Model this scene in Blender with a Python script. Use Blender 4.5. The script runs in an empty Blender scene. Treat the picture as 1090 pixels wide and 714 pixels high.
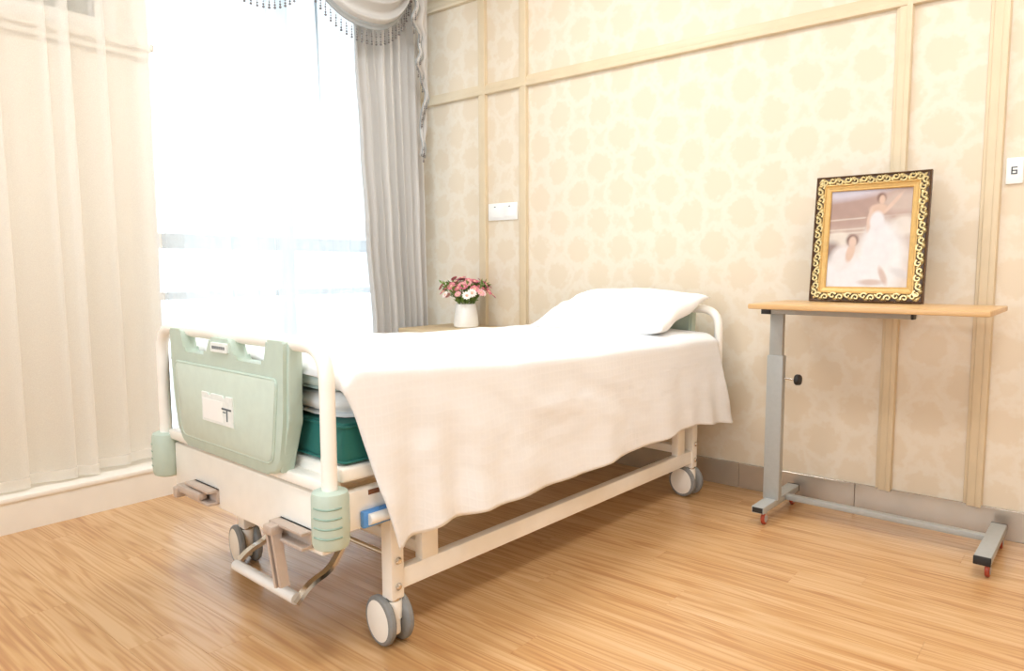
import bpy, bmesh, math, random
from mathutils import Vector, Matrix, noise

random.seed(7)
scene = bpy.context.scene
COL = scene.collection
PI = math.pi

# ------------------------------------------------------------------ camera
F_PX = 753.72
cam_d = bpy.data.cameras.new('camera')
cam = bpy.data.objects.new('camera', cam_d)
COL.objects.link(cam)
cam_d.sensor_width = 36.0
cam_d.lens = F_PX / 1090.0 * 36.0
cam_d.clip_start = 0.05
_r = Vector((0.77212896, 0.63545788, -0.00318569)).normalized()
_f = Vector((-0.63285299, 0.76849036, -0.09444395)).normalized()
_u = _r.cross(_f)
cam.matrix_world = Matrix(((_r.x, _u.x, -_f.x, 0.0), (_r.y, _u.y, -_f.y, 0.0), (_r.z, _u.z, -_f.z, 1.0), (0, 0, 0, 1)))
scene.camera = cam

# ------------------------------------------------------------------ world, exposure
world = bpy.data.worlds.new('world')
scene.world = world
world.use_nodes = True
_bg = world.node_tree.nodes['Background']
_bg.inputs[0].default_value = (0.82, 0.91, 1.0, 1)
_bg.inputs[1].default_value = 3.8
vs = scene.view_settings
vs.view_transform = 'Standard'
vs.look = 'None'
vs.exposure = 0.24
vs.gamma = 1.0
vs.use_curve_mapping = False
try:
    scene.cycles.transparent_max_bounces = 16
    scene.cycles.max_bounces = 10
    scene.cycles.diffuse_bounces = 5
    scene.cycles.caustics_reflective = False
    scene.cycles.caustics_refractive = False
except Exception:
    pass
FILL_POWER = 18.0  # strength of the added ceiling fill panels
FILL_COLOR = (0.93, 0.965, 1.0)
# portals guide the sky light through the big window and the added fill window
def portal(loc, rot, sx, sy):
    d = bpy.data.lights.new('portal', 'AREA')
    d.shape = 'RECTANGLE'; d.size = sx; d.size_y = sy
    d.cycles.is_portal = True
    o = bpy.data.objects.new('portal', d); COL.objects.link(o)
    o.location = loc; o.rotation_euler = rot
portal((-3.52, 2.25, 1.47), (0, -PI / 2, 0), 2.66, 1.54)
portal((-0.65, -1.70, 1.575), (PI / 2, 0, 0), 3.3, 2.05)

# ------------------------------------------------------------------ helpers
def srgb(*c):
    if len(c) == 1:
        h = c[0].lstrip('#')
        c = [int(h[i:i + 2], 16) / 255 for i in (0, 2, 4)]
    return tuple((x / 12.92 if x <= 0.04045 else ((x + 0.055) / 1.055) ** 2.4) for x in c) + (1.0,)

def new_mat(name):
    m = bpy.data.materials.new(name)
    m.use_nodes = True
    nt = m.node_tree
    p = nt.nodes['Principled BSDF']
    return m, nt, p

def N(nt, t, **kw):
    n = nt.nodes.new(t)
    for k, v in kw.items():
        setattr(n, k, v)
    return n

def L(nt, a, b):
    nt.links.new(a, b)

def math_n(nt, op, a, b=None, clamp=False):
    n = N(nt, 'ShaderNodeMath', operation=op)
    n.use_clamp = clamp
    for i, v in enumerate((a, b)):
        if v is None:
            continue
        if isinstance(v, (int, float)):
            n.inputs[i].default_value = v
        else:
            L(nt, v, n.inputs[i])
    return n.outputs[0]

def ramp(nt, fac, stops):
    n = N(nt, 'ShaderNodeValToRGB')
    cr = n.color_ramp
    while len(cr.elements) > 1:
        cr.elements.remove(cr.elements[-1])
    cr.elements[0].position, cr.elements[0].color = stops[0]
    for p, c in stops[1:]:
        e = cr.elements.new(p)
        e.color = c
    L(nt, fac, n.inputs[0])
    return n.outputs[0]

def plain(name, col, rough=0.5, metal=0.0, noise_amt=0.05, scale=60.0, bump=0.0, coat=0.0):
    """solid colour with a little procedural mottling"""
    m, nt, p = new_mat(name)
    tc = N(nt, 'ShaderNodeTexCoord')
    nz = N(nt, 'ShaderNodeTexNoise')
    nz.inputs['Scale'].default_value = scale
    L(nt, tc.outputs['Object'], nz.inputs['Vector'])
    c = srgb(col)
    lo = tuple(x * (1 - noise_amt) for x in c[:3]) + (1,)
    hi = tuple(min(1, x * (1 + noise_amt)) for x in c[:3]) + (1,)
    L(nt, ramp(nt, nz.outputs[0], [(0.3, lo), (0.7, hi)]), p.inputs['Base Color'])
    p.inputs['Roughness'].default_value = rough
    p.inputs['Metallic'].default_value = metal
    if coat:
        p.inputs['Coat Weight'].default_value = coat
        p.inputs['Coat Roughness'].default_value = 0.08
    if bump:
        b = N(nt, 'ShaderNodeBump')
        b.inputs['Strength'].default_value = bump
        b.inputs['Distance'].default_value = 0.002
        L(nt, nz.outputs[0], b.inputs['Height'])
        L(nt, b.outputs[0], p.inputs['Normal'])
    return m

def mesh_from_bm(bm, smooth=True, angle=0.6):
    me = bpy.data.meshes.new('m')
    bmesh.ops.recalc_face_normals(bm, faces=bm.faces[:])
    bm.to_mesh(me)
    bm.free()
    if smooth and len(me.polygons):
        me.polygons.foreach_set('use_smooth', [True] * len(me.polygons))
        me.set_sharp_from_angle(angle=angle)
    me.update()
    return me

def obj(name, bm, mat, parent=None, smooth=True, angle=0.6):
    me = bm if isinstance(bm, bpy.types.Mesh) else mesh_from_bm(bm, smooth, angle)
    me.name = name
    if mat and not me.materials:
        me.materials.append(mat)
    o = bpy.data.objects.new(name, me)
    COL.objects.link(o)
    if parent:
        o.parent = parent
    return o

def tag(o, label, cat, group=None, kind=None):
    o['label'] = label
    o['category'] = cat
    if group:
        o['group'] = group
    if kind:
        o['kind'] = kind
    return o

def empty(name, loc=(0, 0, 0), rz=0.0, parent=None):
    o = bpy.data.objects.new(name, None)
    COL.objects.link(o)
    o.location = loc
    o.rotation_euler = (0, 0, rz)
    o.empty_display_size = 0.1
    if parent:
        o.parent = parent
    return o

def struct(name, bm, mat, parent=None, smooth=True):
    o = obj(name, bm, mat, parent, smooth)
    if not parent:
        o['kind'] = 'structure'
    return o

def BM():
    return bmesh.new()

def add_box(bm, x0, x1, y0, y1, z0, z1, bevel=0.0, seg=2):
    vs_ = [bm.verts.new((x, y, z)) for x in (x0, x1) for y in (y0, y1) for z in (z0, z1)]
    q = [(0, 1, 3, 2), (4, 6, 7, 5), (0, 4, 5, 1), (2, 3, 7, 6), (0, 2, 6, 4), (1, 5, 7, 3)]
    fs = [bm.faces.new([vs_[i] for i in f]) for f in q]
    if bevel > 0:
        es = list({e for f in fs for e in f.edges})
        bmesh.ops.bevel(bm, geom=es, offset=bevel, segments=seg, profile=0.5, affect='EDGES')
    return bm

def box(x0, x1, y0, y1, z0, z1, bevel=0.0, seg=2):
    return add_box(BM(), x0, x1, y0, y1, z0, z1, bevel, seg)

def add_sweep(bm, pts, prof, closed_prof=True, caps=True, up=Vector((0, 0, 1)), loop=False):
    """sweep a 2-D profile along a polyline with parallel transport"""
    pts = [Vector(p) for p in pts]
    n = len(pts)
    rings = []
    nrm = None
    for i in range(n):
        if loop:
            t = (pts[(i + 1) % n] - pts[i - 1]).normalized()
        else:
            t = (pts[min(i + 1, n - 1)] - pts[max(i - 1, 0)]).normalized()
        if nrm is None:
            a = up if abs(t.dot(up)) < 0.95 else Vector((1, 0, 0))
            nrm = (a - t * a.dot(t)).normalized()
        else:
            nrm = (nrm - t * nrm.dot(t)).normalized()
        b = t.cross(nrm)
        # widen at the mitre
        rings.append([bm.verts.new(pts[i] + nrm * q[1] + b * q[0]) for q in prof])
    m = len(prof)
    rng = range(n) if loop else range(n - 1)
    for i in rng:
        j = (i + 1) % n
        for k in range(m if closed_prof else m - 1):
            k2 = (k + 1) % m
            bm.faces.new((rings[i][k], rings[i][k2], rings[j][k2], rings[j][k]))
    if caps and closed_prof and not loop:
        bm.faces.new(rings[0][::-1])
        bm.faces.new(rings[-1])
    return bm

def circ(r, n=12):
    return [(r * math.cos(2 * PI * k / n), r * math.sin(2 * PI * k / n)) for k in range(n)]

def add_tube(bm, pts, r, n=12):
    return add_sweep(bm, pts, circ(r, n))

def tube(pts, r, n=12):
    return add_tube(BM(), pts, r, n)

def fillet(pts, rad, seg=6):
    """round the inner corners of a polyline"""
    pts = [Vector(p) for p in pts]
    out = [pts[0]]
    for i in range(1, len(pts) - 1):
        a, b, c = pts[i - 1], pts[i], pts[i + 1]
        d1 = (a - b); d2 = (c - b)
        r1 = min(rad, d1.length * 0.49, d2.length * 0.49)
        p1 = b + d1.normalized() * r1
        p2 = b + d2.normalized() * r1
        for k in range(seg + 1):
            t = k / seg
            out.append(p1 * (1 - t) ** 2 + b * 2 * t * (1 - t) + p2 * t * t)
    out.append(pts[-1])
    return out

def add_lathe(bm, prof, n=24, center=(0, 0, 0), axis='z'):
    """prof: list of (radius, height)"""
    c = Vector(center)
    rings = []
    for r, h in prof:
        ring = []
        for k in range(n):
            a = 2 * PI * k / n
            x, y = r * math.cos(a), r * math.sin(a)
            v = {'z': (x, y, h), 'x': (h, x, y), 'y': (x, h, y)}[axis]
            ring.append(bm.verts.new(c + Vector(v)))
        rings.append(ring)
    for i in range(len(rings) - 1):
        for k in range(n):
            k2 = (k + 1) % n
            bm.faces.new((rings[i][k], rings[i][k2], rings[i + 1][k2], rings[i + 1][k]))
    if prof[0][0] > 1e-6:
        bm.faces.new(rings[0][::-1])
    if prof[-1][0] > 1e-6:
        bm.faces.new(rings[-1])
    bmesh.ops.remove_doubles(bm, verts=[v for r_ in (rings[0], rings[-1]) for v in r_], dist=1e-7)
    return bm

def lathe(prof, n=24, center=(0, 0, 0), axis='z'):
    return add_lathe(BM(), prof, n, center, axis)

def prism_xz(outline, y0, y1, bevel=0.0, seg=2):
    """closed outline in the x-z plane, extruded along y"""
    bm = BM()
    a = [bm.verts.new((x, y0, z)) for x, z in outline]
    b = [bm.verts.new((x, y1, z)) for x, z in outline]
    f1 = bm.faces.new(a)
    f2 = bm.faces.new(b[::-1])
    n = len(a)
    for k in range(n):
        bm.faces.new((a[k], b[k], b[(k + 1) % n], a[(k + 1) % n]))
    if bevel:
        es = list(set(f1.edges) | set(f2.edges))
        bmesh.ops.bevel(bm, geom=es, offset=bevel, segments=seg, profile=0.5, affect='EDGES')
    return bm

def round_poly(pts, rad, seg=5):
    """round every corner of a closed 2-D polygon; pts (x, z) or (x, z, r)"""
    out = []
    n = len(pts)
    for i in range(n):
        b = Vector(pts[i][:2])
        a = Vector(pts[i - 1][:2]); c = Vector(pts[(i + 1) % n][:2])
        r = pts[i][2] if len(pts[i]) > 2 else rad
        d1 = a - b; d2 = c - b
        r = min(r, d1.length * 0.49, d2.length * 0.49)
        if r < 1e-5:
            out.append((b.x, b.y)); continue
        p1 = b + d1.normalized() * r; p2 = b + d2.normalized() * r
        for k in range(seg + 1):
            t = k / seg
            q = p1 * (1 - t) ** 2 + b * 2 * t * (1 - t) + p2 * t * t
            out.append((q.x, q.y))
    return out

def grid(nu, nv, fn):
    bm = BM()
    g = [[bm.verts.new(fn(i / nu, j / nv)) for j in range(nv + 1)] for i in range(nu + 1)]
    for i in range(nu):
        for j in range(nv):
            bm.faces.new((g[i][j], g[i + 1][j], g[i + 1][j + 1], g[i][j + 1]))
    return bm

def solid(o, th, offset=0.0):
    md = o.modifiers.new('thickness', 'SOLIDIFY')
    md.thickness = th
    md.offset = offset
    return o

def lerp(tab, x):
    if x <= tab[0][0]:
        return tab[0][1]
    for (a, va), (b, vb) in zip(tab, tab[1:]):
        if x <= b:
            t = (x - a) / (b - a)
            t = t * t * (3 - 2 * t)
            return va + (vb - va) * t
    return tab[-1][1]

def fbm(x, y, z=0.0):
    return noise.fractal(Vector((x, y, z)), 0.8, 2.0, 4)

# ------------------------------------------------------------------ materials
def mat_wallpaper():
    m, nt, p = new_mat('damask_wallpaper')
    tc = N(nt, 'ShaderNodeTexCoord')
    nz = N(nt, 'ShaderNodeTexNoise'); nz.inputs['Scale'].default_value = 9.0; nz.inputs['Detail'].default_value = 2
    L(nt, tc.outputs['Object'], nz.inputs['Vector'])
    sx = N(nt, 'ShaderNodeSeparateXYZ'); L(nt, tc.outputs['Object'], sx.inputs[0])
    # round medallions on a staggered lattice, each in a pale ring; x+y so that it runs along either wall direction
    s = math_n(nt, 'ADD', sx.outputs[0], sx.outputs[1])
    n2 = N(nt, 'ShaderNodeTexNoise'); n2.inputs['Scale'].default_value = 34.0; n2.inputs['Detail'].default_value = 3
    L(nt, tc.outputs['Object'], n2.inputs['Vector'])
    PWX, PWZ = 0.250, 0.275
    def dist(off):
        fx = math_n(nt, 'MULTIPLY', math_n(nt, 'SUBTRACT', math_n(nt, 'FRACT', math_n(nt, 'ADD', math_n(nt, 'MULTIPLY', s, 1 / PWX), 40 + off)), 0.5), PWX)
        fz = math_n(nt, 'MULTIPLY', math_n(nt, 'SUBTRACT', math_n(nt, 'FRACT', math_n(nt, 'ADD', math_n(nt, 'MULTIPLY', sx.outputs[2], 1 / PWZ), 10 + off)), 0.5), PWZ * 0.92)
        return math_n(nt, 'SQRT', math_n(nt, 'ADD', math_n(nt, 'MULTIPLY', fx, fx), math_n(nt, 'MULTIPLY', fz, fz)))
    d = math_n(nt, 'MINIMUM', dist(0.0), dist(0.5))
    v = math_n(nt, 'ADD', math_n(nt, 'MULTIPLY', d, 7.0), math_n(nt, 'MULTIPLY', math_n(nt, 'SUBTRACT', n2.outputs[0], 0.5), 0.62))
    tan, mid, pale = srgb('#e0d0b8'), srgb('#e1d2bb'), srgb('#e5d9c6')
    col = ramp(nt, v, [(0.0, tan), (0.38, tan), (0.52, pale), (0.62, pale), (0.78, mid), (1.0, mid)])
    L(nt, col, p.inputs['Base Color'])
    p.inputs['Roughness'].default_value = 0.55
    bp = N(nt, 'ShaderNodeBump'); bp.inputs['Strength'].default_value = 0.12; bp.inputs['Distance'].default_value = 0.002
    L(nt, v, bp.inputs['Height']); L(nt, bp.outputs[0], p.inputs['Normal'])
    return m

def mat_floor():
    m, nt, p = new_mat('laminate_oak')
    tc = N(nt, 'ShaderNodeTexCoord')
    oi = N(nt, 'ShaderNodeObjectInfo')
    mp = N(nt, 'ShaderNodeVectorMath', operation='ADD')
    cb = N(nt, 'ShaderNodeCombineXYZ')
    L(nt, math_n(nt, 'MULTIPLY', oi.outputs['Random'], 37.0), cb.inputs[0])
    L(nt, math_n(nt, 'MULTIPLY', oi.outputs['Random'], 91.0), cb.inputs[1])
    L(nt, tc.outputs['Object'], mp.inputs[0]); L(nt, cb.outputs[0], mp.inputs[1])
    sc = N(nt, 'ShaderNodeVectorMath', operation='MULTIPLY'); sc.inputs[1].default_value = (0.5, 9.0, 1)
    L(nt, mp.outputs[0], sc.inputs[0])
    n1 = N(nt, 'ShaderNodeTexNoise'); n1.inputs['Scale'].default_value = 1.6; n1.inputs['Detail'].default_value = 2.0
    L(nt, sc.outputs[0], n1.inputs['Vector'])
    sep = N(nt, 'ShaderNodeSeparateXYZ'); L(nt, mp.outputs[0], sep.inputs[0])
    ph = math_n(nt, 'ADD', math_n(nt, 'MULTIPLY', n1.outputs[0], 60.0), math_n(nt, 'MULTIPLY', sep.outputs[1], 190.0))
    ring = math_n(nt, 'ADD', math_n(nt, 'MULTIPLY', math_n(nt, 'SINE', ph), 0.5), 0.5)
    ring = math_n(nt, 'POWER', ring, 1.6)
    sc2 = N(nt, 'ShaderNodeVectorMath', operation='MULTIPLY'); sc2.inputs[1].default_value = (2.2, 130.0, 1)
    L(nt, mp.outputs[0], sc2.inputs[0])
    n2 = N(nt, 'ShaderNodeTexNoise'); n2.inputs['Scale'].default_value = 1.0; n2.inputs['Detail'].default_value = 4.0
    L(nt, sc2.outputs[0], n2.inputs['Vector'])
    sc3 = N(nt, 'ShaderNodeVectorMath', operation='MULTIPLY'); sc3.inputs[1].default_value = (0.5, 24.0, 1)
    L(nt, mp.outputs[0], sc3.inputs[0])
    n3 = N(nt, 'ShaderNodeTexNoise'); n3.inputs['Scale'].default_value = 1.0; n3.inputs['Detail'].default_value = 3.0
    L(nt, sc3.outputs[0], n3.inputs['Vector'])
    v = math_n(nt, 'ADD', math_n(nt, 'MULTIPLY', ring, 0.24), math_n(nt, 'MULTIPLY', n2.outputs[0], 0.45))
    v = math_n(nt, 'ADD', v, math_n(nt, 'MULTIPLY', math_n(nt, 'SUBTRACT', n3.outputs[0], 0.5), 0.75))
    v = math_n(nt, 'ADD', v, math_n(nt, 'MULTIPLY', math_n(nt, 'SUBTRACT', oi.outputs['Random'], 0.5), 0.10))
    col = ramp(nt, v, [(0.10, srgb('#d8b183')), (0.36, srgb('#c99b67')), (0.60, srgb('#b48050')), (0.85, srgb('#96643a'))])
    L(nt, col, p.inputs['Base Color'])
    p.inputs['Roughness'].default_value = 0.32
    p.inputs['Coat Weight'].default_value = 0.25
    p.inputs['Coat Roughness'].default_value = 0.16
    return m

def mat_wood(name, c1, c2, scale=(2, 40, 40), rough=0.4):
    m, nt, p = new_mat(name)
    tc = N(nt, 'ShaderNodeTexCoord')
    sc = N(nt, 'ShaderNodeVectorMath', operation='MULTIPLY'); sc.inputs[1].default_value = scale
    L(nt, tc.outputs['Object'], sc.inputs[0])
    n = N(nt, 'ShaderNodeTexNoise'); n.inputs['Scale'].default_value = 1.0; n.inputs['Detail'].default_value = 3
    L(nt, sc.outputs[0], n.inputs['Vector'])
    L(nt, ramp(nt, n.outputs[0], [(0.3, srgb(c1)), (0.7, srgb(c2))]), p.inputs['Base Color'])
    p.inputs['Roughness'].default_value = rough
    return m

def mat_cloth(name, col, weave=420.0, rough=0.9, grid_size=0.0, sheen=0.2, transl=0.0, bump=0.25):
    m, nt, p = new_mat(name)
    tc = N(nt, 'ShaderNodeTexCoord')
    sx = N(nt, 'ShaderNodeSeparateXYZ'); L(nt, tc.outputs['Object'], sx.inputs[0])
    nz = N(nt, 'ShaderNodeTexNoise'); nz.inputs['Scale'].default_value = weave; nz.inputs['Detail'].default_value = 1
    L(nt, tc.outputs['Object'], nz.inputs['Vector'])
    h = math_n(nt, 'MULTIPLY', nz.outputs[0], 0.35)
    c = srgb(col)
    if grid_size:
        w = 2 * PI / grid_size
        gx = math_n(nt, 'POWER', math_n(nt, 'ABSOLUTE', math_n(nt, 'COSINE', math_n(nt, 'MULTIPLY', sx.outputs[1], w / 2))), 14.0)
        zz = math_n(nt, 'ADD', sx.outputs[2], math_n(nt, 'MULTIPLY', sx.outputs[0], 1.0))
        gz = math_n(nt, 'POWER', math_n(nt, 'ABSOLUTE', math_n(nt, 'COSINE', math_n(nt, 'MULTIPLY', zz, w / 2))), 14.0)
        g = math_n(nt, 'MAXIMUM', gx, gz)
        h = math_n(nt, 'ADD', h, math_n(nt, 'MULTIPLY', g, 0.6))
        lo = tuple(x * 0.98 for x in c[:3]) + (1,)
        L(nt, ramp(nt, g, [(0.0, lo), (0.8, c)]), p.inputs['Base Color'])
    else:
        p.inputs['Base Color'].default_value = c
    p.inputs['Roughness'].default_value = rough
    p.inputs['Sheen Weight'].default_value = sheen
    b = N(nt, 'ShaderNodeBump'); b.inputs['Strength'].default_value = bump; b.inputs['Distance'].default_value = 0.0015
    L(nt, h, b.inputs['Height']); L(nt, b.outputs[0], p.inputs['Normal'])
    if transl:
        t = N(nt, 'ShaderNodeBsdfTranslucent'); t.inputs[0].default_value = c
        mx = N(nt, 'ShaderNodeMixShader'); mx.inputs[0].default_value = transl
        out = nt.nodes['Material Output']
        L(nt, p.outputs[0], mx.inputs[1]); L(nt, t.outputs[0], mx.inputs[2]); L(nt, mx.outputs[0], out.inputs[0])
    return m

def mat_sheer(name='sheer_voile', clear=0.5, col='#fbf8f2', through=0.5):
    m, nt, p = new_mat(name)
    nt.nodes.remove(p)
    out = nt.nodes['Material Output']
    tc = N(nt, 'ShaderNodeTexCoord')
    nz = N(nt, 'ShaderNodeTexNoise'); nz.inputs['Scale'].default_value = 300.0
    L(nt, tc.outputs['Object'], nz.inputs['Vector'])
    d = N(nt, 'ShaderNodeBsdfDiffuse'); d.inputs[0].default_value = srgb(col)
    t = N(nt, 'ShaderNodeBsdfTranslucent'); t.inputs[0].default_value = srgb(col)
    tr = N(nt, 'ShaderNodeBsdfTransparent')
    m1 = N(nt, 'ShaderNodeMixShader'); m1.inputs[0].default_value = through
    L(nt, d.outputs[0], m1.inputs[1]); L(nt, t.outputs[0], m1.inputs[2])
    # threads cover more when the cloth is seen edge on
    lw = N(nt, 'ShaderNodeLayerWeight'); lw.inputs[0].default_value = 0.35
    f = math_n(nt, 'SUBTRACT', clear, math_n(nt, 'MULTIPLY', lw.outputs['Facing'], 0.30))
    f = math_n(nt, 'ADD', f, math_n(nt, 'MULTIPLY', math_n(nt, 'SUBTRACT', nz.outputs[0], 0.5), 0.1), clamp=True)
    m2 = N(nt, 'ShaderNodeMixShader')
    L(nt, f, m2.inputs[0]); L(nt, m1.outputs[0], m2.inputs[1]); L(nt, tr.outputs[0], m2.inputs[2])
    L(nt, m2.outputs[0], out.inputs[0])
    return m

def mat_glass():
    m, nt, p = new_mat('window_glass')
    nt.nodes.remove(p)
    out = nt.nodes['Material Output']
    tr = N(nt, 'ShaderNodeBsdfTransparent'); tr.inputs[0].default_value = (0.96, 0.98, 0.98, 1)
    gl = N(nt, 'ShaderNodeBsdfGlossy'); gl.inputs['Roughness'].default_value = 0.02
    fr = N(nt, 'ShaderNodeFresnel'); fr.inputs[0].default_value = 1.45
    mx = N(nt, 'ShaderNodeMixShader')
    L(nt, fr.outputs[0], mx.inputs[0]); L(nt, tr.outputs[0], mx.inputs[1]); L(nt, gl.outputs[0], mx.inputs[2])
    L(nt, mx.outputs[0], out.inputs[0])
    return m

def mat_emit(name, col, s):
    m, nt, p = new_mat(name)
    p.inputs['Base Color'].default_value = (1, 1, 1, 1)
    p.inputs['Emission Color'].default_value = col + (1,)
    p.inputs['Emission Strength'].default_value = s
    return m

M = {}
M['wallpaper'] = mat_wallpaper()
M['floor'] = mat_floor()
M['trim'] = plain('painted_trim', '#dbc8a8', 0.45, noise_amt=0.03, scale=12)
M['ceiling'] = plain('ceiling_paint', '#f6f2ea', 0.8, noise_amt=0.02)
M['plaster'] = plain('beige_plaster', '#eee5d5', 0.8, noise_amt=0.03, scale=30)
M['kerb'] = plain('white_kerb_paint', '#f3eee4', 0.45, noise_amt=0.02, scale=10)
M['steel'] = plain('brushed_baseboard', '#c2b8aa', 0.25, metal=0.55, noise_amt=0.08, scale=6)
M['upvc'] = plain('window_frame_white', '#f2f4f5', 0.4, noise_amt=0.02)
M['glass'] = mat_glass()
M['sheer'] = mat_sheer(clear=0.22, col='#eaf1f5', through=0.55)
M['sheer_left'] = mat_sheer('sheer_voile_light', clear=0.60, through=0.2)
M['sheer_hem'] = mat_sheer('sheer_hem', clear=0.22)
M['curtain'] = mat_cloth('grey_curtain', '#e4e0db', weave=260, transl=0.35, sheen=0.1)
M['curtain_border'] = mat_cloth('slate_border', '#a0a3a3', weave=300, sheen=0.2)
M['bead'] = plain('smoky_beads', '#77716f', 0.2, noise_amt=0.2, scale=200)
M['bead_light'] = plain('clear_beads', '#bdb9b6', 0.15, noise_amt=0.1, scale=200)
M['cream'] = plain('cream_powder_coat', '#fbf6ed', 0.38, noise_amt=0.02, scale=20, coat=0.2)
M['green'] = plain('sage_green_plastic', '#becdbf', 0.42, noise_amt=0.03, scale=30, bump=0.02)
M['green_in'] = plain('pale_sage_plastic', '#cad6c8', 0.42, noise_amt=0.03, scale=30)
M['green_dark'] = plain('groove_green', '#8ea899', 0.5)
M['teal'] = mat_cloth('teal_mattress_cover', '#1c6e66', weave=500, rough=0.7, sheen=0.1)
M['sheet'] = mat_cloth('white_cotton', '#fafafa', weave=500, grid_size=0.022, transl=0.08)
M['quilt'] = mat_cloth('white_quilt', '#f7f6f4', weave=300)
M['pillow'] = mat_cloth('white_pillowcase', '#fcfbf9', weave=500, bump=0.1)
M['blanket'] = mat_cloth('grey_green_pad', '#bcc8bf', weave=400)
M['tyre'] = plain('grey_rubber', '#8a8a88', 0.6, noise_amt=0.06, scale=80)
M['chrome'] = plain('chrome', '#dcdad6', 0.14, metal=1.0, noise_amt=0.03)
M['bar'] = plain('polished_white_bar', '#fbfbfa', 0.22, metal=0.1, noise_amt=0.01)  # white base colour stands in for window reflection on the chrome bar
M['taupe'] = plain('taupe_metal', '#c9b8ab', 0.4, metal=0.25, noise_amt=0.04)
M['white'] = plain('white_plastic', '#f6f4f0', 0.35, noise_amt=0.01)
M['card'] = plain('card_paper', '#e9ebe6', 0.6, noise_amt=0.05, scale=90)
M['ink'] = plain('dark_ink', '#5c6266', 0.6)
M['blue'] = plain('blue_plastic', '#5d9be0', 0.4)
M['brown'] = plain('brown_slot', '#8a5a3c', 0.6)
M['grey_metal'] = plain('grey_powder_coat', '#a9aaa6', 0.42, noise_amt=0.03, scale=60)
M['black'] = plain('black_plastic', '#23211f', 0.5)
M['red'] = plain('red_wheel', '#a8452f', 0.4)
M['table_wood'] = mat_wood('beech_tabletop', '#dcb684', '#cda26c', (3, 45, 45), 0.35)
M['stand_wood'] = mat_wood('pale_oak_veneer', '#d8c29c', '#c9b088', (3, 40, 40), 0.45)
M['gold'] = plain('gold_gilt', '#d6c08a', 0.28, metal=0.6, noise_amt=0.22, scale=120)
M['gold_flat'] = plain('gold_lip', '#d4ae6c', 0.4, metal=0.3, noise_amt=0.06)
M['dark_frame'] = plain('dark_brown_lacquer', '#543a24', 0.4, noise_amt=0.15)
M['pot'] = plain('white_ceramic', '#fbfaf7', 0.25, noise_amt=0.01)
M['leaf'] = plain('leaf_green', '#6f8a3f', 0.6, noise_amt=0.3, scale=40)
M['lamp_glow'] = mat_emit('lamp_diffuser', FILL_COLOR, 2.0)

# ------------------------------------------------------------------ room shell
XW, XR = -3.46, 1.5          # window wall glass plane side, right wall
XP = -3.32                   # pier face
YB, YF = 3.105, -1.6         # back wall, front wall
ZC = 2.92
KX, KZ = -3.135, 0.140       # kerb front and top

struct('wall_back', box(XW - 0.2, XR, YB, YB + 0.15, 0, ZC), M['wallpaper'], smooth=False)
struct('wall_right', box(XR, XR + 0.12, YF, YB, 0, ZC), M['wallpaper'], smooth=False)
FWX0, FWX1, FWZ0, FWZ1 = -2.3, 1.0, 0.55, 2.60     # unseen window added behind the camera for frontal fill light
wf = BM()
add_box(wf, XW - 0.2, FWX0, YF - 0.12, YF, 0, ZC)
add_box(wf, FWX1, XR + 0.12, YF - 0.12, YF, 0, ZC)
add_box(wf, FWX0, FWX1, YF - 0.12, YF, 0, FWZ0)
add_box(wf, FWX0, FWX1, YF - 0.12, YF, FWZ1, ZC)
struct('wall_front', wf, M['wallpaper'], smooth=False)
w3 = empty('window_3', (0, YF - 0.06, 0)); w3['kind'] = 'structure'
for k in range(4):
    x = FWX0 + (FWX1 - FWX0) * k / 3
    obj('window_post', box(x - 0.03, x + 0.03, -0.03, 0.03, FWZ0, FWZ1, 0.004), M['upvc'], w3)
    if k < 3:
        obj('pane', box(x + 0.03, x + (FWX1 - FWX0) / 3 - 0.03, -0.004, 0.004, FWZ0 + 0.03, FWZ1 - 0.03), M['glass'], w3)
for z in (FWZ0, FWZ1):
    obj('window_rail', box(FWX0, FWX1, -0.028, 0.028, z - 0.03, z + 0.03, 0.004), M['upvc'], w3)
struct('ceiling', box(XW - 0.2, XR + 0.12, YF - 0.12, YB + 0.15, ZC, ZC + 0.1), M['ceiling'], smooth=False)

# window wall: pier with a high window, header above the big window, short return at the corner
WY0, WY1 = 1.483, 3.02       # big window opening
WZ1 = 2.80
HY0, HY1, HZ0, HZ1 = 0.35, 1.285, 2.045, 2.72      # high window opening in the pier
wl = BM()
add_box(wl, XW - 0.1, XP, YF, HY0, 0, ZC)
add_box(wl, XW - 0.1, XP, HY0, HY1, 0, HZ0)
add_box(wl, XW - 0.1, XP, HY0, HY1, HZ1, ZC)
add_box(wl, XW - 0.1, XP, HY1, WY0, 0, ZC)
add_box(wl, XW - 0.1, XP, WY0, WY1, WZ1, ZC)
add_box(wl, XW - 0.1, XP, WY0, WY1, 0, KZ)
add_box(wl, XW - 0.1, XP, WY1, YB, 0, ZC)
struct('wall_left', wl, M['plaster'], smooth=False)

# white kerb under the window wall
kb = BM()
add_box(kb, XP, KX, YF, YB, 0, KZ - 0.022)
add_box(kb, XP, KX + 0.006, YF, YB, KZ - 0.022, KZ, 0.006)
struct('trim_1', kb, M['kerb'])

# moulding under the high window, returning at the pier edge
md = BM()
add_box(md, XP, XP + 0.028, -0.2, WY0, 1.925, 1.958, 0.006)
add_box(md, XP, XP + 0.050, -0.2, WY0 + 0.012, 1.955, 1.988, 0.008)
struct('trim_2', md, M['plaster'])

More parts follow.
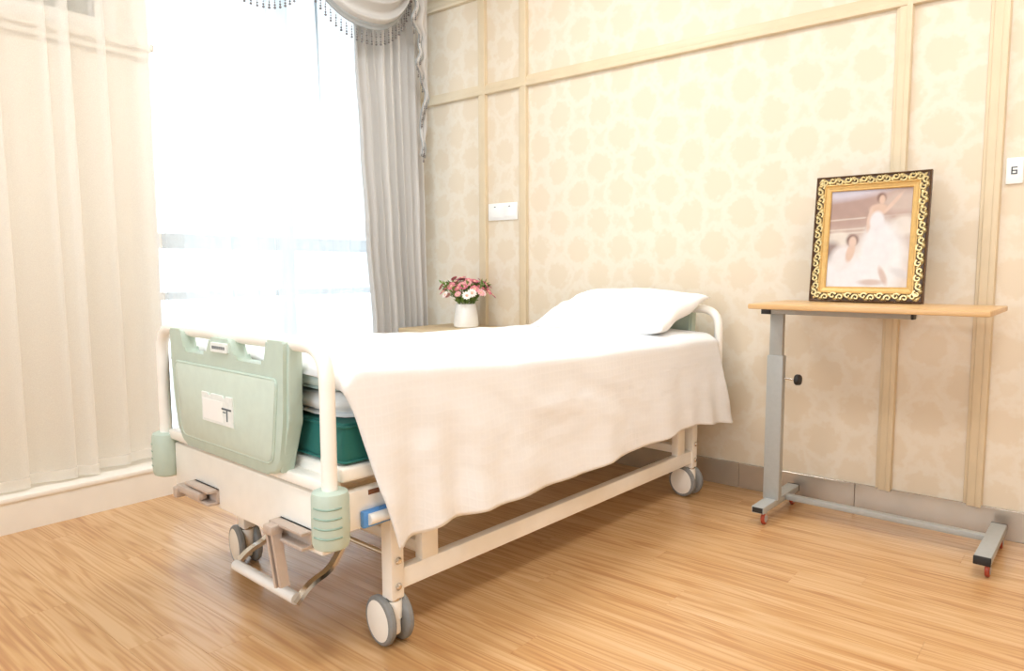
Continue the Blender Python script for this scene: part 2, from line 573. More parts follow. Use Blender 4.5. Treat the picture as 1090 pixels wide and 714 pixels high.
# high window
w2 = empty('window_2', (XP, 0, 0)); w2['kind'] = 'structure'
fr = BM()
for (a, b, c, d) in ((HY0 - 0.06, HY1 + 0.07, HZ0 - 0.052, HZ0 + 0.008), (HY0 - 0.06, HY1 + 0.06, HZ1 - 0.03, HZ1 + 0.03)):
    add_box(fr, -0.02, 0.018, a, b, c, d, 0.004)
for (a, b) in ((HY0 - 0.06, HY0 + 0.02), (HY1 - 0.01, HY1 + 0.07)):
    add_box(fr, -0.02, 0.017, a, b, HZ0, HZ1, 0.004)
obj('window_frame', fr, M['kerb'], w2)
obj('window_sash', add_box(add_box(box(-0.06, -0.03, HY0, HY0 + 0.02, HZ0, HZ1, 0.004), -0.06, -0.03, HY1 - 0.02, HY1, HZ0, HZ1, 0.004), -0.06, -0.031, HY0, HY1, HZ0, HZ0 + 0.02, 0.004), M['upvc'], w2)
obj('pane', box(-0.05, -0.042, HY0, HY1, HZ0, HZ1), plain('frosted_pane', '#8f907e', 0.3), w2)

# big window
w1 = empty('window_1', (XW, 0, 0)); w1['kind'] = 'structure'
for y in (WY0 + 0.03, (WY0 + WY1) / 2, WY1 - 0.03):
    obj('window_post', box(-0.03, 0.03, y - 0.03, y + 0.03, KZ, WZ1, 0.005), M['upvc'], w1)
for z, h in ((KZ + 0.03, 0.03), (0.872, 0.018), (1.136, 0.036), (WZ1 - 0.03, 0.03)):
    obj('window_rail', box(-0.028, 0.028, WY0, WY1, z - h, z + h, 0.005), M['upvc'], w1)
for y0, y1 in ((WY0, (WY0 + WY1) / 2), ((WY0 + WY1) / 2, WY1)):
    for z0, z1 in ((KZ, 0.872), (0.872, 1.136), (1.136, WZ1)):
        obj('pane', box(-0.004, 0.004, y0 + 0.04, y1 - 0.04, z0 + 0.04, z1 - 0.04), M['glass'], w1)

# floor: a slab with laminate planks laid along the back wall
FX0, FX1, FY0, FY1 = KX, XR, YF, YB
fl = struct('floor', box(FX0 - 0.4, FX1, FY0, FY1, -0.06, -0.009), M['stand_wood'], smooth=False)
PW, PL, G = 0.125, 1.215, 0.0003
plank_cache = {}
def plank_mesh(ln, w):
    k = (round(ln, 3), round(w, 3))
    if k not in plank_cache:
        bm = box(-ln / 2, ln / 2, -w / 2, w / 2, -0.009, 0.0, 0.0004, 1)
        me = mesh_from_bm(bm, False)
        me.materials.append(M['floor'])
        plank_cache[k] = me
    return plank_cache[k]
row = 0
y = FY1
while y > FY0 + 0.01:
    w = min(PW, y - FY0)
    x = FX0 - [0.0, 0.42, 0.81, 0.23, 0.62, 1.03][row % 6]
    while x < FX1 - 0.001:
        a, b = max(x, FX0), min(x + PL, FX1)
        if b - a > 0.02:
            o = bpy.data.objects.new('plank', plank_mesh(b - a - G, w - G))
            COL.objects.link(o)
            o.location = ((a + b) / 2, y - w / 2, 0)
            o.parent = fl
        x += PL
    y -= PW
    row += 1

# baseboard on the back wall: brushed strips with butt joints
bb = empty('baseboard_back', (0, YB, 0)); bb['kind'] = 'structure'
for a, b in ((KX, -2.1), (-2.1, -1.21), (-1.21, -0.72), (-0.72, 0.4), (0.4, XR)):
    obj('baseboard_strip', box(a + 0.0007, b - 0.0007, -0.012, 0, 0.0, 0.113, 0.0015, 1), M['steel'], bb)

# wall trims: stepped mouldings
def trim_profile_v(x0, x1, z0, z1):
    bm = BM()
    w = x1 - x0
    add_box(bm, x0, x1, YB - 0.010, YB, z0, z1, 0.003)
    add_box(bm, x0 + w * 0.18, x1 - w * 0.18, YB - 0.018, YB - 0.008, z0, z1, 0.004)
    add_box(bm, x0 + w * 0.62, x1 - w * 0.04, YB - 0.022, YB - 0.008, z0, z1, 0.004)
    return bm
def trim_profile_h(x0, x1, z0, z1):
    bm = BM()
    w = z1 - z0
    add_box(bm, x0, x1, YB - 0.0095, YB, z0, z1, 0.003)
    add_box(bm, x0, x1, YB - 0.0175, YB - 0.008, z0 + w * 0.18, z1 - w * 0.18, 0.004)
    add_box(bm, x0, x1, YB - 0.0215, YB - 0.008, z0 + w * 0.04, z0 + w * 0.38, 0.004)
    return bm
nt_ = 3
for x0, x1 in ((-2.796, -2.731), (-2.497, -2.436), (-0.645, -0.586), (-0.343, -0.281)):
    struct('trim_%d' % nt_, trim_profile_v(x0, x1, 0.106, ZC), M['trim']); nt_ += 1
for z0, z1 in ((1.978, 2.040), (2.515, 2.592)):
    struct('trim_%d' % nt_, trim_profile_h(XP, -0.312, z0, z1), M['trim']); nt_ += 1

# unseen ceiling panels, added above the view for even fill light
fill_spots = [(-1.9, 0.3), (-1.9, 1.9), (0.1, 0.3), (0.1, 1.9)]
fill_names = ['nearest the window and the foot of the bed', 'over the hospital bed', 'in the corner away from window and bed', 'over the overbed table']
for (lx, ly), nm in zip(fill_spots, fill_names):
    t = empty('ceiling_light', (lx, ly, ZC))
    tag(t, 'white square ceiling light panel ' + nm, 'ceiling light', 'ceiling light panels')
    f_ = BM()
    for a, b, c, d in ((-0.31, 0.31, -0.31, -0.28), (-0.31, 0.31, 0.28, 0.31), (-0.31, -0.28, -0.28, 0.28), (0.28, 0.31, -0.28, 0.28)):
        add_box(f_, a, b, c, d, -0.03, 0, 0.003)
    obj('frame', f_, M['white'], t)
    obj('diffuser', box(-0.28, 0.28, -0.28, 0.28, -0.012, -0.002), M['lamp_glow'], t)
    ld = bpy.data.lights.new('lamp', 'AREA')
    ld.shape = 'SQUARE'; ld.size = 0.56; ld.energy = FILL_POWER; ld.color = FILL_COLOR
    lo = bpy.data.objects.new('lamp', ld); COL.objects.link(lo)
    lo.parent = t; lo.location = (0, 0, -0.016)

# ------------------------------------------------------------------ hospital bed
TH = math.radians(2.3)
BED = (-1.799, 0.988, 0.0)
bed = empty('hospital_bed', BED, -TH)
tag(bed, 'cream metal hospital bed on casters with sage green end boards', 'bed')
W2 = 0.45
LEN = 2.0

def end_set(v, s, ztop):
    """end rail, board, crossbar and bumpers; s=-1 foot (front face towards -v), s=+1 head"""
    pts = fillet([(-W2, v, 0.40), (-W2, v, ztop), (W2, v, ztop), (W2, v, 0.40)], 0.085, 8)
    obj('end_rail', tube(pts, 0.0185, 14), M['cream'], bed)
    # sage board with three clips round the rail
    zt = ztop + 0.006
    zb = zt - 0.064
    o = [(-0.275, zt - 0.340, 0.05), (0.275, zt - 0.340, 0.05), (0.305, zt - 0.20, 0.03), (0.318, zt, 0.006),
         (0.238, zt, 0.006), (0.222, zb, 0.012), (0.075, zb, 0.012), (0.050, zt - 0.012, 0.008), (-0.062, zt - 0.012, 0.008), (-0.090, zb, 0.012),
         (-0.228, zb, 0.012), (-0.246, zt, 0.006), (-0.318, zt, 0.006), (-0.305, zt - 0.20, 0.03)]
    f0, f1 = (v - 0.030, v + 0.010) if s < 0 else (v - 0.010, v + 0.030)
    face = f0 if s < 0 else f1
    board = obj('end_board', prism_xz(round_poly(o, 0.01, 5), f0, f1, 0.010, 3), M['green'], bed, angle=0.9)
    # raised inner field with a rounded outline
    inn = round_poly([(-0.250, zt - 0.308, 0.03), (0.250, zt - 0.308, 0.03), (0.282, zt - 0.098, 0.02), (-0.282, zt - 0.098, 0.02)], 0.02, 6)
    d0, d1 = (face - 0.004, face + 0.01) if s < 0 else (face - 0.01, face + 0.004)
    obj('inner_field', prism_xz(inn, d0, d1, 0.003, 2), M['green_in'], board)
    rim = BM()
    add_sweep(rim, [(x * 1.012, face, z + (0.002 if z > zt - 0.2 else -0.002)) for x, z in inn], circ(0.004, 6), loop=True)
    obj('field_rim', rim, M['green'], board)
    # side wing of the board
    for sx in (-1, 1):
        obj('board_edge', prism_xz(round_poly([(sx * 0.27, zt - 0.336), (sx * 0.315, zt - 0.20), (sx * 0.325, zt - 0.005), (sx * 0.29, zt - 0.005), (sx * 0.25, zt - 0.31)], 0.008, 3), f0 + 0.010, f1 + 0.008, 0.005, 2), M['green'], board)
    return board, face, zt

fb, fface, zt = end_set(0.0, -1, 0.822)
hb, hface, hzt = end_set(LEN, 1, 0.818)

# name plate on the middle clip and information card on the board
obj('name_plate', prism_xz(round_poly([(-0.048, zt - 0.050), (0.045, zt - 0.050), (0.043, zt - 0.024), (-0.046, zt - 0.024)], 0.004, 3), fface - 0.006, fface + 0.004, 0.001, 1), M['card'], fb)
txt = BM()
for k in range(7):
    add_box(txt, -0.036 + k * 0.0105, -0.029 + k * 0.0105, fface - 0.0066, fface - 0.0058, zt - 0.041, zt - 0.033)
obj('name_plate_print', txt, M['ink'], fb, smooth=False)
co = [(-0.108, zt - 0.246), (0.068, zt - 0.246), (0.068, zt - 0.165), (0.032, zt - 0.165), (0.028, zt - 0.172), (0.016, zt - 0.172), (0.012, zt - 0.165),
      (-0.052, zt - 0.165), (-0.056, zt - 0.172), (-0.068, zt - 0.172), (-0.072, zt - 0.165), (-0.108, zt - 0.165)]
obj('card_holder', prism_xz(co, fface - 0.008, fface - 0.002, 0.001, 1), M['card'], fb)
cp = BM()
add_box(cp, -0.100, 0.012, fface - 0.0088, fface - 0.0078, zt - 0.238, zt - 0.182)
obj('card', cp, M['white'], fb, smooth=False)
cl = BM()
add_box(cl, 0.010, 0.062, fface - 0.0092, fface - 0.008, zt - 0.202, zt - 0.197)
add_box(cl, 0.036, 0.041, fface - 0.0092, fface - 0.008, zt - 0.232, zt - 0.202)
add_box(cl, 0.016, 0.032, fface - 0.0092, fface - 0.008, zt - 0.210, zt - 0.207)
obj('card_print', cl, M['ink'], fb, smooth=False)

# frame under the deck
for v, s in ((0.0, -1), (LEN, 1)):
    obj('end_beam', box(-0.405, 0.405, v + 0.004 if s < 0 else v - 0.034, v + 0.034 if s < 0 else v - 0.004, 0.312, 0.462, 0.006), M['cream'], bed)
    obj('cross_bar', box(-0.425, 0.425, v - 0.005 if s < 0 else v - 0.05, v + 0.05 if s < 0 else v + 0.005, 0.472, 0.502, 0.006), M['cream'], bed)
    for sx in (-1, 1):
        prof = [(0.03, 0.350), (0.040, 0.355), (0.044, 0.366), (0.0445, 0.42), (0.044, 0.474), (0.041, 0.485), (0.032, 0.489)]
        bump = obj('corner_bumper', lathe(prof, 28, (sx * W2, v, 0)), M['green'], bed)
        ang = math.atan2(s, sx)
        for k in range(4):
            zc = 0.384 + k * 0.023
            pts = [(sx * W2 + 0.0440 * math.cos(ang + q * 0.1), v + 0.0440 * math.sin(ang + q * 0.1), zc + 0.002 * abs(q) / 7) for q in range(-8, 9)]
            obj('groove', tube(pts, 0.0024, 6), M['green_dark'], bump)
for sx in (-1, 1):
    x0, x1 = (0.415, 0.445) if sx > 0 else (-0.445, -0.415)
    obj('side_beam', box(x0, x1, 0.035, LEN - 0.035, 0.368, 0.466, 0.006), M['cream'], bed)
    # label rail clipped to the beam
    if sx > 0:
        hold = obj('label_holder', box(0.446, 0.462, 0.085, 0.19, 0.372, 0.414, 0.004), M['blue'], bed)
        obj('label_tube', tube([(0.462, 0.098, 0.393), (0.462, 0.18, 0.393)], 0.0145, 14), M['white'], hold)
        obj('slot', box(0.4445, 0.447, 0.112, 0.145, 0.448, 0.460), M['brown'], bed)
obj('deck', box(-0.43, 0.45, 0.035, LEN - 0.035, 0.492, 0.530, 0.010, 3), M['cream'], bed)

LU = 0.392
for sx in (-1, 1):
    a, b = LU - 0.016, LU + 0.016
    xs = (a, b) if sx > 0 else (-b, -a)
    obj('bottom_rail', box(xs[0], xs[1], 0.245, 1.885, 0.150, 0.207, 0.004), M['cream'], bed)
    for v in (0.225, 1.875):
        xs2 = (LU - 0.022, LU + 0.022) if sx > 0 else (-LU - 0.022, -LU + 0.022)
        lg = obj('leg', box(xs2[0], xs2[1], v - 0.022, v + 0.022, 0.128, 0.38, 0.006), M['cream'], bed)
        for zz in (0.235, 0.165):
            xo = xs2[1] if sx > 0 else xs2[0]
            obj('bolt', lathe([(0.010, 0.0), (0.010, 0.004), (0.006, 0.008), (0.0, 0.008)] if sx > 0 else [(0.0, -0.008), (0.006, -0.008), (0.010, -0.004), (0.010, 0)], 12, (xo, v, zz), 'x'), M['chrome'], lg)
    for v in (0.345, 1.765):
        obj('post', box(xs[0] + 0.001, xs[1] - 0.001, v - 0.030, v + 0.030, 0.205, 0.372, 0.003), M['cream'], bed)
for v in (0.345, 1.765):
    obj('under_frame_bar', box(-LU, LU, v - 0.02, v + 0.02, 0.215, 0.250, 0.004), M['cream'], bed)
# long crank spindles under the deck
for xx in (-0.22, 0.22):
    obj('spindle', tube([(xx, 0.035, 0.39), (xx, 1.3, 0.39)], 0.012, 10), M['chrome'], bed)

# casters
def caster(x, v, yaw, oy=-0.020):
    c = obj('caster', BM(), M['cream'], bed)
    bm = lathe([(0.021, 0.122), (0.022, 0.130), (0.022, 0.142)], 16)
    h = BM()
    add_box(h, -0.013, 0.013, -0.034, 0.022, 0.030, 0.122, 0.010, 3)
    add_lathe(h, [(0.024, 0.075), (0.025, 0.10), (0.023, 0.124), (0.0, 0.124)], 16)
    c.data = mesh_from_bm(h)
    c.data.materials.append(M['cream'])
    c.location = (x, v, 0); c.rotation_euler = (0, 0, yaw)
    obj('stem', bm, M['chrome'], c)
    for s in (-1, 1):
        r = 0.067
        prof = [(0.030, 0.0), (r - 0.012, 0.0), (r - 0.004, 0.003), (r, 0.008), (r, 0.018), (r - 0.004, 0.023), (r - 0.011, 0.025), (r - 0.012, 0.022)]
        disc = [(r - 0.0115, 0.015), (r - 0.0115, 0.0235), (r - 0.022, 0.0265), (0.0, 0.028)]
        if s < 0:
            prof = [(a, -b) for a, b in prof][::-1]
            disc = [(a, -b) for a, b in disc][::-1]
        obj('wheel', lathe(prof, 32, (s * 0.014, oy, r), 'x'), M['tyre'], c)
        obj('wheel_disc', lathe(disc, 32, (s * 0.014, oy, r), 'x'), M['cream'], c)
    return c
caster(LU, 0.225, math.radians(-97))
caster(-LU, 0.225, math.radians(-100))
caster(LU, 1.875, math.radians(-99))
caster(-LU, 1.875, math.radians(-60))

# brake pedal: axle between the front legs, two bent chrome arms, foot bar whitened by painted window glare
ped = obj('brake_pedal', tube([(-LU, 0.24, 0.231), (LU, 0.24, 0.231)], 0.007, 10), M['chrome'], bed)
arm_prof = [(-0.011, -0.006), (0.011, -0.006), (0.011, 0.006), (-0.011, 0.006)]
for sx in (-1, 1):
    pts = fillet([(sx * 0.172, 0.236, 0.236), (sx * 0.172, 0.176, 0.155), (sx * 0.172, 0.112, 0.140), (sx * 0.172, 0.066, 0.098)], 0.035, 5)
    obj('pedal_arm', add_sweep(BM(), pts, arm_prof, up=Vector((0, 1, 0))), M['chrome'], ped, angle=0.7)
obj('foot_bar', tube([(-0.168, 0.072, 0.108), (0.168, 0.072, 0.108)], 0.0165, 16), M['bar'], ped)

# folding crank handles on the end beam
def crank(xc, folded):
    br = BM()
    add_box(br, xc - 0.075, xc + 0.075, -0.030, 0.006, 0.362, 0.370, 0.002)
    add_box(br, xc - 0.075, xc + 0.075, -0.030, 0.006, 0.326, 0.334, 0.002)
    add_box(br, xc - 0.075, xc + 0.075, -0.004, 0.006, 0.326, 0.370, 0.002)
    b = obj('crank_bracket', br, M['taupe'], bed)
    if folded:
        arm = box(xc - 0.115, xc + 0.035, -0.040, -0.012, 0.336, 0.358, 0.005)
        add_box(arm, xc - 0.120, xc - 0.095, -0.048, -0.010, 0.318, 0.352, 0.006)
        obj('crank_arm', arm, M['taupe'], b)
    else:
        pts = [(xc - 0.046, -0.036, 0.352), (xc - 0.010, -0.036, 0.216)]
        d = Vector((0.044, 0, -0.14)).normalized(); n = Vector((d.z, 0, -d.x))
        arm = BM()
        for off in (-0.012, 0.012):
            a0 = Vector(pts[0]) + n * off; a1 = Vector(pts[1]) + n * off
            add_sweep(arm, [a0, a1], [(-0.005, -0.012), (0.005, -0.012), (0.005, 0.012), (-0.005, 0.012)], up=Vector((0, 1, 0)))
        add_sweep(arm, [Vector(pts[0]) + Vector((0, 0.012, 0)), Vector(pts[1]) + Vector((0, 0.012, 0))], [(-0.013, -0.003), (0.013, -0.003), (0.013, 0.003), (-0.013, 0.003)], up=Vector((0, 1, 0)))
        obj('crank_arm', arm, M['taupe'], b, angle=0.5)
        hd = BM()
        add_box(hd, xc - 0.068, xc - 0.026, -0.052, -0.016, 0.342, 0.368, 0.006)
        obj('crank_head', hd, M['taupe'], b)
crank(-0.19, True)
crank(0.295, False)

def bedded(o):
    o.location = BED
    o.rotation_euler = (0, 0, -TH)
    return o

# mattress, quilt, pad
mt = obj('mattress', box(-0.425, 0.44, 0.048, 1.955, 0.531, 0.632, 0.012, 3), M['teal'])
bedded(mt); tag(mt, 'teal green mattress lying on the hospital bed deck', 'mattress')
pp = BM()
for zz in (0.539, 0.624):
    add_sweep(pp, fillet([(-0.42, 0.046, zz), (0.442, 0.046, zz), (0.442, 1.957, zz), (-0.42, 1.957, zz), (-0.42, 0.2, zz)], 0.02, 4), circ(0.0035, 6))
obj('piping', pp, M['teal'], mt)

def cushion(x0, x1, y0, y1, z0, z1, amp=0.006, nx=30, ny=60, e=5.0):
    cx, cy, cz = (x0 + x1) / 2, (y0 + y1) / 2, (z0 + z1) / 2
    hx, hy, hz = (x1 - x0) / 2, (y1 - y0) / 2, (z1 - z0) / 2
    bm = BM()
    bmesh.ops.create_cube(bm, size=2)
    bmesh.ops.subdivide_edges(bm, edges=bm.edges[:], cuts=18, use_grid_fill=True)
    for v in bm.verts:
        p = v.co.copy()
        # superellipsoid, flat top, bulged rim
        m = max(abs(p.x), abs(p.y))
        d = (abs(p.x) ** 8 + abs(p.y) ** 8) ** (1 / 8)
        k = m / d if d > 1e-6 else 1
        q = Vector((p.x * k, p.y * k, p.z))
        r_ = max(abs(q.x), abs(q.y))
        if abs(p.z) > 0.999:
            q.z *= 1 - 0.30 * r_ ** 6
        else:
            bul = math.sqrt(max(0, 1 - p.z * p.z * 0.999))
            q.x += 0.0
            s_ = 1 - 0.06 * (1 - bul)
            q.x *= s_; q.y *= s_
            q.z *= 0.70
        w = Vector((cx + q.x * hx, cy + q.y * hy, cz + q.z * hz))
        n_ = fbm(w.x * 7, w.y * 7, w.z * 9)
        w += Vector((q.x * 0.3, q.y * 0.3, q.z)) * n_ * amp
        v.co = w
    return bm

ql = obj('quilt', cushion(-0.435, 0.452, 0.050, 1.94, 0.634, 0.702, 0.008), M['quilt'])
bedded(ql); tag(ql, 'white padded quilt lying between mattress and top sheet', 'quilt')
bk = obj('folded_blanket', cushion(-0.43, 0.438, 0.040, 0.62, 0.704, 0.750, 0.004), M['blanket'])
bedded(bk); tag(bk, 'pale grey green blanket folded under the sheet at the foot', 'blanket')

# top sheet
ZT = [(0.0, 0.790), (0.10, 0.786), (0.32, 0.768), (0.66, 0.747), (1.1, 0.731), (1.6, 0.722), (2.0, 0.716)]
HEM = [(0.0, 0.302), (0.17, 0.305), (0.25, 0.316), (0.33, 0.327), (0.6, 0.322), (0.87, 0.322), (1.39, 0.340), (1.72, 0.352), (1.9, 0.335), (2.05, 0.318)]
HW = 0.452
def sheet_fn(side_n, a, t):
    # a: 0..1 across (0 left hem, 1 right hem); t: 0..1 along
    A0, A1 = 0.24, 0.66
    if a > A1 or a < A0:
        k = (a - A1) / (1 - A1) if a > A1 else (A0 - a) / A0
    else:
        k = 0.0
    sg = 1 if a > 0.5 else -1
    v0 = 0.026 + 0.140 * k
    v1 = 1.955 + 0.070 * k
    v = v0 + (v1 - v0) * t
    zt_ = lerp(ZT, v)
    # foot edge dips over the end of the bedding
    dip = max(0.0, 1 - (v - v0) / 0.05) * max(0.0, 1 - k / 0.3)
    wr = 0.004 * fbm(v * 5.0, a * 5.0, 1.3) + 0.002 * fbm(v * 11.0, a * 9.0, 4.3)
    if k == 0:
        uu = (a - A0) / (A1 - A0) * 2 - 1
        u = uu * HW
        z = zt_ + wr + 0.010 * (1 - uu * uu) - 0.050 * dip ** 1.5
        e = max(0, abs(uu) - 0.90) / 0.10
        z -= 0.020 * e * e
        return Vector((u, v, z))
    hem = lerp(HEM, v) if sg > 0 else 0.36
    zs = zt_ - 0.020 + wr * (1 - k) - 0.050 * dip ** 1.5
    if k < 0.06:
        q = k / 0.06
        u = HW + 0.014 * math.sin(q * PI / 2)
        z = zs - (1 - math.cos(q * PI / 2)) * 0.018 * 1.2
    else:
        q = (k - 0.06) / 0.94
        z0_ = zs - 0.0216
        z = z0_ + (hem - z0_) * q
        u = HW + 0.014 + 0.022 * q
        # soft vertical folds, strongest at the two corners
        cf = math.exp(-((v - 0.25) / 0.22) ** 2)
        ch = math.exp(-((v - 1.95) / 0.20) ** 2)
        fold = math.sin(2 * PI * (v * 2.1 + 0.10 * math.sin(v * 5) + 0.05 * q)) * 0.010 + math.sin(2 * PI * v * 4.7 + 1.0) * 0.004
        fold += cf * 0.020 * math.sin(2 * PI * v / 0.17 + 2.6)
        fold += ch * (0.018 + 0.014 * math.sin(2 * PI * v / 0.15))
        u += fold * q ** 1.3
        u += 0.0035 * fbm(v * 6, z * 10, 2.0) * min(1, q * 3)
        # diagonal drag wrinkles in the middle
        u += 0.007 * math.sin(26 * (z + 0.55 * v) + 3 * fbm(v * 2, z * 3, 7)) * q * (1 - q) * 3 * math.exp(-((v - 0.75) / 0.45) ** 2)
    return Vector((sg * u, v, z))
sh = obj('bed_sheet', grid(120, 150, lambda a, t: sheet_fn(0, a, t)), M['sheet'], angle=3.0)
solid(sh, 0.004)
bedded(sh); tag(sh, 'white checked cotton sheet draped over the hospital bed side', 'bed sheet')

# pillow
def pillow_mesh(w, d, h):
    bm = BM()
    n1, n2 = 44, 32
    for sgn in (1, -1):
        rows = []
        for i in range(n1 + 1):
            rr = []
            for j in range(n2 + 1):
                x = i / n1 * 2 - 1; y_ = j / n2 * 2 - 1
                ex = (1 - abs(x) ** 2.6); ey = (1 - abs(y_) ** 2.6)
                hh = max(0, ex * ey) ** 0.50
                px = x * (1 - 0.085 * (1 - y_ * y_) * abs(x) ** 3)
                py = y_ * (1 - 0.11 * (1 - x * x) * abs(y_) ** 3)
                z = sgn * hh * h / 2 * (1 + 0.10 * fbm(x * 2.2, y_ * 2.2, sgn * 3.0))
                if sgn < 0:
                    z *= 0.85
                edge = (max(abs(x), abs(y_))) ** 6
                z += 0.008 * edge * math.sin(x * 9 + y_ * 7)
                rr.append(bm.verts.new((px * w / 2, py * d / 2, z)))
            rows.append(rr)
        for i in range(n1):
            for j in range(n2):
                q = (rows[i][j], rows[i + 1][j], rows[i + 1][j + 1], rows[i][j + 1])
                bm.faces.new(q if sgn > 0 else q[::-1])
    bmesh.ops.remove_doubles(bm, verts=bm.verts[:], dist=1e-4)
    return bm
pl = obj('pillow', pillow_mesh(0.685, 0.44, 0.155), M['pillow'], angle=3.0)
def bw(u, v, z):
    c, s = math.cos(TH), math.sin(TH)
    return (BED[0] + u * c + v * s, BED[1] - u * s + v * c, z)
pl.location = bw(0.078, 1.775, 0.806)
pl.rotation_euler = (math.radians(17), 0, -TH)
tag(pl, 'plump white pillow resting at the head of the bed', 'pillow')

# ------------------------------------------------------------------ bedside cabinet and flowers
NX0, NX1, NY0, NY1, NZ = -3.02, -2.45, 2.66, 3.088, 0.668
ns = empty('bedside_cabinet', ((NX0 + NX1) / 2, (NY0 + NY1) / 2, 0))
tag(ns, 'pale oak bedside cabinet between grey curtain and bed', 'cabinet')
hw, hd_ = (NX1 - NX0) / 2, (NY1 - NY0) / 2
obj('top', box(-hw, hw, -hd_, hd_, NZ - 0.028, NZ, 0.004), M['stand_wood'], ns)
obj('body', box(-hw + 0.015, hw - 0.015, -hd_ + 0.02, hd_ - 0.004, 0.05, NZ - 0.028, 0.003), M['stand_wood'], ns)
obj('plinth', box(-hw + 0.03, hw - 0.03, -hd_ + 0.05, hd_ - 0.03, 0.0, 0.05), M['stand_wood'], ns)
dr = obj('drawer', box(-hw + 0.02, hw - 0.02, -hd_ + 0.004, -hd_ + 0.0195, 0.47, 0.625, 0.002), M['stand_wood'], ns)
obj('knob', lathe([(0.0, -0.028), (0.014, -0.026), (0.014, -0.016), (0.006, -0.012), (0.006, 0.0)], 16, (0, -hd_ + 0.004, 0.545), 'y'), M['chrome'], dr)
dd = obj('door', box(-hw + 0.02, hw - 0.02, -hd_ + 0.004, -hd_ + 0.0195, 0.06, 0.462, 0.002), M['stand_wood'], ns)
obj('knob', lathe([(0.0, -0.028), (0.014, -0.026), (0.014, -0.016), (0.006, -0.012), (0.006, 0.0)], 16, (hw - 0.07, -hd_ + 0.004, 0.35), 'y'), M['chrome'], dd)

VX, VY = -2.745, 2.925
fp = empty('flower_vase', (VX, VY, NZ))
tag(fp, 'white ceramic vase of pink daisies on bedside cabinet', 'flower vase')
obj('vase', lathe([(0.0, 0.0), (0.062, 0.0), (0.070, 0.006), (0.072, 0.020), (0.066, 0.075), (0.058, 0.130), (0.056, 0.134), (0.052, 0.130), (0.051, 0.10), (0.0, 0.10)], 32), M['pot'], fp)
# foliage: many small pointed leaves in a flaring bunch
lf = BM()
rl = random.Random(3)
for k in range(420):
    a = rl.random() * 2 * PI
    h = rl.random()
    rad = (0.035 + 0.10 * h) * math.sqrt(rl.random()) * 1.05
    c = Vector((rad * math.cos(a), rad * math.sin(a), 0.125 + 0.105 * h + 0.02 * rl.random()))
    d = Vector((math.cos(a) * rl.uniform(0.2, 1), math.sin(a) * rl.uniform(0.2, 1), rl.uniform(0.1, 0.9))).normalized()
    s_ = d.cross(Vector((rl.random() - 0.5, rl.random() - 0.5, 1))).normalized()
    ln, wd = rl.uniform(0.022, 0.04), rl.uniform(0.005, 0.009)
    up_ = s_.cross(d) * 0.004
    p = [c, c + d * ln * 0.5 + s_ * wd + up_, c + d * ln, c + d * ln * 0.5 - s_ * wd + up_]
    vv = [lf.verts.new(q) for q in p] + [lf.verts.new(c + d * ln * 0.5 - up_ * 0.4)]
    lf.faces.new((vv[0], vv[1], vv[4])); lf.faces.new((vv[1], vv[2], vv[4])); lf.faces.new((vv[2], vv[3], vv[4])); lf.faces.new((vv[3], vv[0], vv[4]))
# stems
for k in range(16):
    a = k * 2.4
    r2 = 0.04 + 0.09 * ((k * 7) % 16) / 16
    add_tube(lf, [(0.03 * math.cos(a), 0.03 * math.sin(a), 0.101), (r2 * math.cos(a), r2 * math.sin(a), 0.22)], 0.0022, 5)
fo = obj('foliage', lf, M['leaf'], fp, smooth=False)
fo['kind'] = 'stuff'
def daisy(r):
    bm = BM()
    n = 11
    for k in range(n):
        a = 2 * PI * k / n
        d = Vector((math.cos(a), math.sin(a), 0)); s_ = Vector((-d.y, d.x, 0))
        w = r * 0.26
        pts = [d * r * 0.16 + s_ * w * 0.4, d * r * 0.62 + s_ * w + Vector((0, 0, r * 0.16)), d * r + Vector((0, 0, r * 0.10)), d * r * 0.62 - s_ * w + Vector((0, 0, r * 0.16)), d * r * 0.16 - s_ * w * 0.4]
        bm.faces.new([bm.verts.new(p) for p in pts])
    return bm
def daisy_eye(r):
    return lathe([(0.30 * r, 0.02 * r), (0.28 * r, 0.16 * r), (0.16 * r, 0.24 * r), (0.0, 0.26 * r)], 10)
pets = [plain('petal_%s' % c, c, 0.6, noise_amt=0.12, scale=150) for c in ('#c9707f', '#d9838c', '#e7a7a8', '#b65a72', '#f3e3dc', '#f7efe6')]
eye_m = plain('daisy_eye', '#e5b9a0', 0.7)
DR = 0.027
dm = [mesh_from_bm(daisy(DR), False) for _ in pets]
for me, m_ in zip(dm, pets):
    me.materials.append(m_)
de = mesh_from_bm(daisy_eye(DR), True); de.materials.append(eye_m)
rf = random.Random(11)
spots = []
for k in range(54):
    a = k * 2.39996
    q = math.sqrt((k + 0.5) / 54)
    x, y_ = 0.165 * q * math.cos(a), 0.140 * q * math.sin(a)
    z = 0.268 - 0.075 * q ** 2.2 + rf.uniform(-0.016, 0.016)
    if x < -0.09:
        z += 0.012
    spots.append((x, y_, z, q, a))
for x, y_, z, q, a in spots:
    low = q > 0.72 and y_ < 0.02 and rf.random() < 0.7
    idx = rf.choice((4, 5, 4, 2)) if low else rf.choice((0, 0, 1, 1, 2, 3))
    if low:
        z -= 0.024
    o = obj('flower', dm[idx], None, fp)
    e = obj('flower_eye', de, None, o)
    o.location = (x, y_, z)
    o.rotation_euler = (0, 0.25 + 0.75 * q + rf.uniform(-0.2, 0.2), a)
    s_ = rf.uniform(0.8, 1.15)
    o.scale = (s_, s_, s_)

